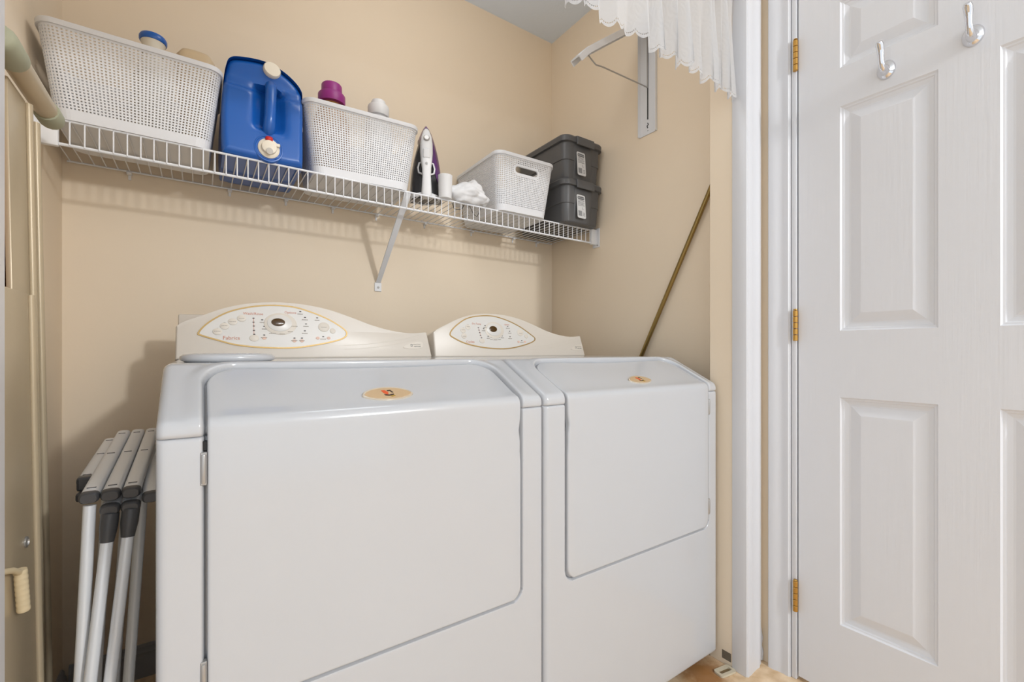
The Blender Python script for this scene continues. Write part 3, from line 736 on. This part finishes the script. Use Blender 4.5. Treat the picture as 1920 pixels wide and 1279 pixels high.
# ================================================================ IRON
t = thing('clothes_iron', 'violet and white steam iron standing upright on its heel', 'iron', (.660, 1.492, ZS), math.radians(-22))
def tear(w, h, zb=0, n=20):
    L_ = []
    for k in range(n+1):
        f = k/n; L_.append((w*(1-f**2.3)**.72, zb+f*(h-zb)))
    return [(-x, z) for x, z in L_[::-1]][:-1][::1]+[(x, z) for x, z in L_] if False else [(x, z) for x, z in L_]+[(-x, z) for x, z in L_[-2::-1]]
bm = BM(); prism(bm, tear(.056, .262, .006), -.052, -.046, 0, 2, FRONT); obj('soleplate', bm, STEEL, t, local=True)
bm = BM(); secs = []
for y, q in ((.046, 1.0), (.03, .99), (.01, .93), (-.006, .80), (-.012, .66)):
    secs.append([(x*q, y, .006+(z-.006)*(q*.25+.75)) for x, z in tear(.054, .262, .006)])
loft(bm, secs); obj('skirt', bm, IRONG, t, local=True, smooth=50)
bm = BM(); secs = []
for y, q in ((.044, 1.0), (.02, 1.0), (-.002, .9), (-.014, .72)):
    sec = []
    for k in range(15):
        f = k/14; z = .066+f*(.272-.066); w = .0565*max(0, 1-((z-.006)/.266)**2.3)**.72
        sec.append((w*q, y, .06+(z-.06)*(q*.2+.8)))
    for k in range(14, -1, -1):
        f = k/14; z = .19+f*(.272-.19); w = .0565*max(0, 1-((z-.006)/.266)**2.3)**.72
        sec.append(((-w if k > 4 else w*(.1-.22*k))*q, y, .06+(z-.06)*(q*.2+.8)))
    secs.append(sec)
loft(bm, secs); obj('water_tank', bm, VIOLET, t, local=True, smooth=50)
bm = BM(); secs = []
for z, w, y0, y1 in ((.252, .003, -.014, -.008), (.24, .010, -.030, -.008), (.215, .018, -.043, -.006), (.19, .0215, -.05, -.004), (.16, .022, -.053, -.004), (.13, .0195, -.056, -.006), (.10, .0155, -.06, -.03), (.07, .0145, -.062, -.036), (.035, .0165, -.06, -.03), (.004, .0185, -.055, -.01)):
    c, d = (y0+y1)/2, (y1-y0)/2
    secs.append([(w*math.copysign(abs(math.cos(a))**.7, math.cos(a)), c+d*math.copysign(abs(math.sin(a))**.7, math.sin(a)), z) for a in [2*PI*i/20 for i in range(20)]])
loft(bm, secs); obj('handle', bm, WPLAST, t, local=True, smooth=60)
bm = BM(); box(bm, -.012, .012, -.058, -.048, .132, .165, .004, 3); obj('spray_button', bm, WPLAST, t, local=True, smooth=40)
bm = BM(); lathe(bm, [(.004, 0), (.004, .002), (.001, .0025)], (0, -.0605, .112), (0, -1, 0), 14); obj('knob', bm, STEEL, t, local=True)
bm = BM(); lathe(bm, [(.0105, 0), (.0105, .004), (.008, .006), (.001, .006)], (0, -.0465, .203), (0, -1, .25), 20); obj('steam_dial', bm, STEEL, t, local=True)
for s in (-1, 1):
    bm = BM(); tube(bm, [(s*.014, -.03, .085), (s*.026, -.022, .092), (s*.0285, -.018, .11), (s*.024, -.016, .128), (s*.014, -.014, .132)], .0032, 8); obj('temperature_dial', bm, WPLAST, t, local=True, smooth=60)
bm = BM(); P_ = []
for k in range(70):
    a = k/69*3.1*2*PI; P_.append((.050*math.cos(a)-.004, .004+.046*math.sin(a), .004+.004*(k/69)*3+.001*math.sin(3*a)))
tube(bm, P_, .0026, 6); obj('cord', bm, WPLAST, t, local=True, smooth=60)

# ================================================================ CUP, CLOTH
bm = BM(); lathe(bm, [(.0215, 0), (.0225, .002), (.0246, .079), (.0252, .08), (.0246, .081), (.0236, .0795), (.0215, .006), (.001, .005)], n=36)
o = obj('measuring_cup', bm, WPLAST, None, smooth=40); o.location = (.704, 1.430, ZS+.0002); tag(o, 'small plain white cup standing beside the iron', 'cup')
bm = BM(); bmesh.ops.create_icosphere(bm, subdivisions=5, radius=1)
for v in bm.verts:
    d = v.co.normalized(); p = Vector((d.x*.082, d.y*.05, max(-.002, .036+d.z*.04)))
    if d.z > 0: p.z += (.024*math.exp(-((d.x-.25)/.28)**2-(d.y/.6)**2)-.012*sstep(.45, .8, d.x))*d.z; p.x += .012*d.z*d.z
    f = noise.noise(d*1.4+Vector((3, 1, 7)))*.012+abs(noise.noise(d*1.7+Vector((1, 5, 2))))*.014-abs(noise.noise(Vector((d.x*1.2+4, d.y*1.2, d.z*3.4))))*.008
    p += d*f; p.z = max(p.z, .001); v.co = p
t = thing('cloth_bag', 'crumpled white cloth bag on the shelf in front of the end-on basket', 'bag', (.803, 1.452, ZS))
obj('cloth', bm, CLOTH, t, local=True, smooth=70)
bm = BM(); tube(bm, [(.0, -.01, .004), (.006, -.015, -.01), (.02, -.012, -.03), (.035, -.01, -.036), (.045, -.012, -.018), (.05, -.012, .002)], .0014, 6)
tube(bm, [(-.012, 0, .004), (-.022, -.004, -.014), (-.034, 0, -.02), (-.05, .006, -.018), (-.056, .008, .002)], .0014, 6); obj('drawstring', bm, JOINT, t, local=True, smooth=60)

# ================================================================ GREY TOTES
def tote():
    t = thing('storage_tote', 'dark grey lidded storage tote, upper of the two stacked at the right end', 'tote', (1.3165, 1.545, ZS+.176), 0, 'stacked grey totes')
    w, d, h = .205, .325, .150
    bm = BM(); secs = []
    for z, g, r in ((0, -.022, .02), (.004, -.014, .026), (.075, -.006, .028), (.0765, 0, .03), (h, .004, .032), (h+.004, .004, .032)):
        secs.append([(x, y, z) for x, y in rrect(w+g, d+g, r, 7)])
    loft(bm, secs); obj('body', bm, TOTE, t, local=True, smooth=35)
    # proud centre panels on the front end and the near long side
    bm = BM(); box(bm, -.052, .045, -d/2-.006, -d/2+.02, .004, h-.004, .003, 2)
    for v in bm.verts: v.co.y += .012*(1-v.co.z/h)
    obj('end_panel', bm, TOTE, t, local=True, smooth=35)
    bm = BM(); secs = []
    for z, g, r in ((h-.004, .012, .034), (h-.002, .022, .036), (h+.016, .024, .037), (h+.022, .016, .034), (h+.0225, -.006, .03), (h+.0195, -.016, .026)): secs.append([(x, y, z) for x, y in rrect(w+g, d+g, r, 8)])
    loft(bm, secs); lid = obj('lid', bm, TOTE, t, local=True, smooth=35)
    for s in (-1, 1):
        bm = BM(); secs = []
        prof = [(0, h+.023), (.006, h+.0245), (.018, h+.021), (.021, h+.008), (.0205, h-.012), (.0175, h-.0135), (.0165, h-.004), (.012, h+.0), (0, h+.004)]
        for x in (-.052, -.050, .043, .045): secs.append([(x, s*(d/2+a+(-.002 if abs(x) in (.052, .045) else 0)), z) for a, z in prof])
        loft(bm, secs); obj('latch', bm, TOTE, t, local=True, smooth=35)
    lb = .0003
    M_ = T(-.02, -d/2-.0075, .066) @ Matrix.Rotation(math.radians(-4.2), 4, 'X') @ FRONT
    bm = BM(); prism(bm, rrect(.047, .098, .007, 4), 0, .0006, 0, 2, M_); la = obj('label', bm, LABEL, t, local=True)
    bm = BM(); prism(bm, [(a, .036+b) for a, b in rrect(.037, .013, .0055, 4)], .0006, .0009, 0, 2, M_); obj('label_emblem', bm, INK, la, local=True)
    obj('lettering', text_bm('Rubbermaid', .0068, M_ @ T(0, .036, .0012)), LABEL, la, local=True)
    bm = BM()
    for k in range(5): box(bm, -.018, .018-.004*(k % 2), .0246-.0052*k, .0262-.0052*k, .0006, .0009)
    for k in range(11): box(bm, -.018+.0019*k, -.018+.0019*k+.0011-.0005*(k % 3 == 0), -.040, -.018, .0006, .0009)
    for k in range(3): box(bm, .008, .019, -.038+.006*k, -.036+.006*k, .0006, .0009)
    box(bm, .006, .0072, -.012, -.002, .0006, .0009); box(bm, .006, .012, -.012, -.0108, .0006, .0009)
    bmesh.ops.transform(bm, matrix=M_, verts=bm.verts); obj('label_print', bm, INK, la, local=True)
    return t
tt_ = tote()
dup(tt_, (1.3165, 1.545, ZS), 0, 'dark grey lidded storage tote, lower of the two, resting on the shelf')

# ================================================================ FOLD-DOWN HANGER ON THE RIGHT WALL
t = thing('wall_hanger', 'white metal fold-down hanger with a folding arm on the right wall', 'hanger', (XR, 1.15, ZC+1.05))
bm = BM(); Mw = lambda pts, x0, x1: [[(x, y, ZC+z) for y, z in pts] for x in (x0, x1)]
loft(bm, [[(XR-a, 1.15+b, z) for a, b in ((.0005, -.042), (.012, -.042), (.0135, -.040), (.0035, -.034), (.003, .034), (.0135, .040), (.012, .042), (.0005, .042))] for z in (ZC+.842, ZC+1.33)])
pl = obj('back_plate', bm, GREYF, t)
bm = BM(); box(bm, XR-.0042, XR-.003, 1.1475, 1.1525, ZC+.90, ZC+1.235); obj('slot', bm, DARK, pl)
bm = BM(); tube(bm, [(XR-.0042, 1.150, ZC+.886), (XR-.0042, 1.147, ZC+.878), (XR-.0042, 1.153, ZC+.875), (XR-.0042, 1.150, ZC+.866)], .0016, 6); obj('catch_hole', bm, DARK, pl)
bm = BM(); lathe(bm, [(.0015, 0), (.0015, .001)], (XR-.0036, 1.149, ZC+.855), (-1, 0, 0), 8); obj('screw', bm, DARK, pl)
bm = BM(); sweep(bm, [(XR-.008, 1.15, ZC+1.275), (1.17, 1.15, ZC+1.078), (1.105, 1.15, ZC+1.028), (1.066, 1.15, ZC+.987)], [(-.022, -.004), (-.022, .016), (-.019, .0175), (.019, .0175), (.022, .016), (.022, -.004), (.0195, -.004), (.0185, .013), (-.0185, .013), (-.0195, -.004)], up=(0, 0, 1)); obj('arm', bm, GREYF, t, smooth=30)
bm = BM(); tube(bm, [(XR-.006, 1.15, ZC+1.022), (XR-.012, 1.15, ZC+1.024), (1.19, 1.15, ZC+1.0165), (1.155, 1.15, ZC+1.012), (1.135, 1.15, ZC+1.022), (1.115, 1.147, ZC+1.030), (1.102, 1.142, ZC+1.030)], .0024, 8); obj('support_wire', bm, STEEL, t, smooth=60)
bm = BM(); tube(bm, [(XR-.006, 1.15, ZC+1.022), (XR-.007, 1.15, ZC+1.23)], .0024, 8); obj('pivot_wire', bm, STEEL, t, smooth=60)

# ================================================================ BRASS ROD
bm = BM(); A, B_ = Vector((1.425, 1.655, .006)), Vector((1.4265, .852, ZC+.605))
d_ = (B_-A).normalized()
tube(bm, [A, A.lerp(B_, .55)], .0062, 12); tube(bm, [A.lerp(B_, .5), B_], .0078, 12)
rod_o = obj('tension_rod', bm, RODM, None, smooth=60); tag(rod_o, 'thin antique brass rod leaning behind the dryer on the right wall', 'rod')

# ================================================================ IRONING BOARD
t = thing('ironing_board', 'folded beige metal ironing board upright against the left wall', 'ironing board', (-.255, 1.12, 0))
def shear(bm):
    for v in bm.verts: v.co.x -= .016*(v.co.z-ZC-.47)
    return bm
def yb(bm, x0, x1, y0, y1, z0, z1, b=.002): return box(bm, x0, x1, y0, y1, ZC+z0, ZC+z1, b, 2)
bm = BM(); tube(bm, [(-.252, 1.02, ZC+.478), (-.252, 1.2, ZC+.478), (-.252, 1.28, ZC+.478)], .018, 16); fb = obj('foot_bar', bm, BEIGE, t, smooth=60)
for ya, yb_ in ((1.0, 1.075), (1.262, 1.318)):
    e = 1 if ya < 1.1 else -1
    y = [ya, ya+.004, ya+.012, yb_-.002, yb_] if e > 0 else [ya, ya+.002, yb_-.012, yb_-.004, yb_]
    s_ = [.72, .9, 1, 1, .96] if e > 0 else [.96, 1, 1, .9, .72]
    bm = BM(); tube(bm, [(-.252, q, ZC+.477) for q in y], 0.0212, 16, scale=s_); obj('foot_cap', bm, SAGE, fb, smooth=50)
bm = BM(); yb(bm, -.270, -.262, 1.09, 1.182, -.95, .455)
shear(bm); obj('leg_channel', bm, BEIGE, t, smooth=40)
for y, x, z, r in ((1.188, -.2595, .452, .0062), (1.243, -.2615, .440, .0062)):
    bm = BM(); tube(bm, [(x, y, ZC-.955), (x, y, ZC), (x, y, ZC+z)], r, 12); shear(bm); obj('leg', bm, BEIGE, t, smooth=60)
for y0, y1, x in ((1.194, 1.234, -.270), (1.249, 1.262, -.268)):
    bm = BM(); yb(bm, x-.004, x, y0, y1, -.95, .445, .001); shear(bm); obj('flange', bm, BEIGE, t)
bm = BM(); yb(bm, -.292, -.2745, .96, 1.18, -.967, .38, .006); shear(bm)
for v in bm.verts: v.co.x = max(v.co.x, XL+.02)
obj('board_cover', bm, FABRIC, t)
bm = BM(); yb(bm, -.247, -.240, .90, 1.072, -.955, .094); shear(bm); low = obj('lower_channel', bm, BEIGE, t, smooth=40)
for y, x in ((1.078, -.2385), (1.094, -.2475)):
    bm = BM(); tube(bm, [(x, y, ZC-.955), (x, y, ZC-.4), (x, y, ZC+.092)], .0058, 12); shear(bm); obj('leg', bm, BEIGE, t, smooth=60)
bm = BM(); lathe(bm, [(.0085, 0), (.0085, .002), (.0055, .0035), (.0045, .001), (.001, .0005)], (-.2275, 1.028, ZC-.304), (1, 0, 0), 20); obj('rivet', bm, STEEL, low, smooth=40)
bm = BM(); lathe(bm, [(.0045, 0), (.0045, .0012)], (-.2273, 1.028, ZC-.304), (1, 0, 0), 14); obj('rivet_hole', bm, DARK, low)
bm = BM(); tube(bm, [(-.226, .90, ZC-.302), (-.219, .93, ZC-.312), (-.217, .955, ZC-.326)], .0042, 10); lv = obj('release_lever', bm, LEVER, t, smooth=60)
bm = BM(); P_ = [(-.217+.002*k/24, .957+.006*k/24, ZC-.322-.064*k/24) for k in range(25)]
tube(bm, P_, .0078, 12, up=(1, 0, 0), scale=[1 if k % 3 else .9 for k in range(25)]); obj('lever_grip', bm, LEVER, lv, smooth=60)
for y in (.97, 1.15): obj('rubber_foot', box(BM(), -.285, -.225, y-.01, y+.01, 0, .02, .003, 2), SAGE, t)

# ================================================================ FOLDED DRYING RACK
t = thing('drying_rack', 'folded grey metal drying rack with dark plastic joints left of the washing machine', 'drying rack', (-.13, 1.2, 0))
OV = [(.0125*math.copysign(abs(math.cos(a))**.6, math.cos(a)), .0088*math.copysign(abs(math.sin(a))**.75, math.sin(a))) for a in [2*PI*i/20 for i in range(20)]]
def bar(p, q, cap_front=True, slots=True):
    p, q = Vector(p)+Vector((0, 0, ZC)), Vector(q)+Vector((0, 0, ZC)); d = (q-p).normalized()
    bm = BM(); sweep(bm, [p+d*.012, q], OV); b = obj('bar', bm, ALU, t, smooth=50)
    if cap_front:
        bm = BM(); sweep(bm, [p, p+d*.002, p+d*.006, p+d*.014], OV, scale=[.8, .95, 1.05, 1.05])
        c = obj('end_cap', bm, JOINT, b, smooth=40)
    if slots:
        up = Vector((1, 0, 0)).cross(d)
        for f in (.07, .55, .93):
            bm = BM(); m_ = p.lerp(q, f)+up*.0087; box(bm, m_.x-.006, m_.x+.006, m_.y-.0012, m_.y+.0012, m_.z-.001, m_.z+.0008)
            obj('slot', bm, JOINT, b)
    return b
xsB = (-.150, -.1233, -.0966)
for x in xsB: bar((x, 1.0, -.243), (x, 1.42, -.200))
bar((-.177, 1.15, -.2476), (-.176, 1.44, -.219), True)
bar((-.069, 1.0, -.2557), (-.094, 1.33, -.240), True, False)
for x in xsB[1:]: bar((x, .992, -.2655), (x, 1.36, -.228), True, False)
def leg(p, q, r, joint=True):
    p, q = Vector(p)+Vector((0, 0, ZC)), Vector(q)+Vector((0, 0, ZC)); d = (q-p).normalized()
    bm = BM(); tube(bm, [p, q], r, 12); l = obj('leg', bm, ALU, t, smooth=60)
    if joint:
        bm = BM(); tube(bm, [p-d*.006, p+d*.016, p+d*.019, p+d*.036, p+d*.04], .0122, 14, scale=[1, 1, .98, .8, .76]); obj('joint', bm, JOINT, l, smooth=40)
    bm = BM(); tube(bm, [q-d*.02, q], r*1.25, 12); obj('rubber_foot', bm, JOINT, l, smooth=40)
FZ = -.966
leg((-.150, 1.012, -.256), (-.170, .955, FZ), .0085, False)
leg((-.1233, 1.0, -.277), (-.178, .915, FZ), .0085)
leg((-.0966, 1.0, -.274), (-.158, .925, FZ), .0085)
leg((-.1405, 1.12, -.252), (-.172, 1.09, FZ), .0085, False)
leg((-.113, 1.13, -.255), (-.150, 1.1, FZ), .0085, False)
leg((-.0885, 1.10, -.258), (-.128, 1.07, FZ), .0085, False)
bm = BM(); box(bm, -.188, -.165, 1.142, 1.166, ZC-.262, ZC-.236, .004, 2); obj('joint', bm, JOINT, t)
bm = BM(); box(bm, -.187, -.166, 1.128, 1.15, ZC-.278, ZC-.262, .004, 2); obj('joint', bm, JOINT, t)
bm = BM(); tube(bm, [(-.174, 1.43, ZC-.215), (-.20, 1.36, .004)], .0085, 12); obj('leg', bm, ALU, t, smooth=60)
bm = BM(); tube(bm, [(-.14, 1.41, ZC-.212), (-.165, 1.34, .004)], .0085, 12); obj('leg', bm, ALU, t, smooth=60)

# ================================================================ LACE VALANCE
t = thing('lace_valance', 'white lace valance with scalloped eyelet hem across the closet opening', 'curtain', (.57, .73, ZC+1.03))
bm = BM(); uvl = bm.loops.layers.uv.new('uv')
NX, NZ = 1100, 26; X0c, X1c = XV0+.006, XV1-.007
cols_ = []; s = 0; prev = None
rnd = random.Random(5)
ph = 0; phs = []
for i in range(NX+1):
    x = X0c+(X1c-X0c)*i/NX
    lam = .060*(1+.35*math.sin(x*9.1)+.25*math.sin(x*23+1)); ph += 2*PI*((X1c-X0c)/NX)/lam; phs.append(ph)
def cpt(i, v):           # v: 0 hem .. 1 header
    x = X0c+(X1c-X0c)*i/NX; p_ = phs[i]
    a = (.015*(1-v)+.006*v)*(1+.3*math.sin(x*14))
    a *= sstep(0, .02, x-X0c)*.9+.1
    y = .742-.016*(1-v)**2*.4+a*math.sin(p_)+.006*math.sin(p_*.37+2*v)
    return Vector((x+a*.35*math.sin(2*p_)*(1-v), y, 0))
arc = [0]
for i in range(NX): arc.append(arc[-1]+(cpt(i+1, 0)-cpt(i, 0)).length)
vv = []
for i in range(NX+1):
    col = []
    sc = abs(math.sin(PI*arc[i]/.038))**.7
    x = X0c+(X1c-X0c)*i/NX
    hem = .772-.013*sc+.006*math.sin(phs[i]*.5+1)-.012*sstep(1.2, 1.33, x)-.03*sstep(1.305, X1c, x)*0
    for j in range(NZ+1):
        v = j/NZ; v = v**1.4
        p = cpt(i, v); col.append((bm.verts.new((p.x, min(p.y, .79), ZC+hem+(1.072-hem)*v)), arc[i], (1.072-.77)*v+.0))
    vv.append(col)
for i in range(NX):
    for j in range(NZ):
        q = (vv[i][j], vv[i+1][j], vv[i+1][j+1], vv[i][j+1])
        f = bm.faces.new([a[0] for a in q])
        for lp, a in zip(f.loops, q): lp[uvl].uv = (a[1], a[2])
obj('lace_panel', bm, LACE, t, smooth=80)
bm = BM(); tube(bm, [(XV0+.001, .742, ZC+1.078), (.5, .742, ZC+1.078), (XV1-.006, .742, ZC+1.078)], .008, 12); obj('curtain_rod', bm, WPLAST, t, smooth=60)

# ================================================================ COAT HOOKS ON THE DOOR
def hook():
    t = thing('coat_hook', 'chrome coat hook on the white door, the one nearer the hinges', 'hook', (XD, .409, ZC+.725), 0, 'chrome hooks on the door')
    bm = BM(); secs = []
    for x, q in ((-.0003, 1.0), (-.003, 1.0), (-.006, .9), (-.010, .66), (-.016, .42), (-.022, .34)):
        secs.append([(x, .019*q*math.cos(a)-.0, .0235*q*math.sin(a)-.006-.010*(1-q)) for a in [2*PI*i/28 for i in range(28)]])
    loft(bm, secs); obj('base', bm, CHROME, t, local=True, smooth=60)
    bm = BM(); tube(bm, [(-.012, 0, -.014), (-.024, 0, -.015), (-.034, 0, -.008), (-.039, 0, .004), (-.041, 0, .018), (-.044, 0, .030), (-.050, 0, .040), (-.055, 0, .045)], .0058, 14, up=(0, 1, 0), scale=[1.6, 1.4, 1.2, 1.1, 1.15, 1.35, 1.5, 1.15]); obj('hook_arm', bm, CHROME, t, local=True, smooth=70)
    return t
hk = hook()
dup(hk, (XD, .251, ZC+.722), 0, 'chrome coat hook on the white door, higher in the picture at its top edge')

# ================================================================ FLOOR GUIDE PLATE
t = thing('floor_guide', 'small beige bifold guide plate with a slot screwed to the floor by the casing', 'bracket', (1.30, .755, 0))
bm = BM(); M_ = T(1.302, .757, 0) @ Matrix.Rotation(math.radians(-10), 4, 'Z')
o1, o2 = rrect(.062, .034, .008, 4), rrect(.044, .014, .004, 4)
loft(bm, [[M_ @ Vector((x, y, z)) for x, y in o] for o, z in ((o1, .0005), (o1, .006), (o2, .006), (o2, .0005))], cap=False)
obj('plate', bm, mat('guide_beige', (206, 194, 170), .5), t)
bm = BM(); prism(bm, o2, .0004, .001, 0, 2, M_); obj('slot', bm, mat('guide_slot', (120, 100, 70), .7), t)
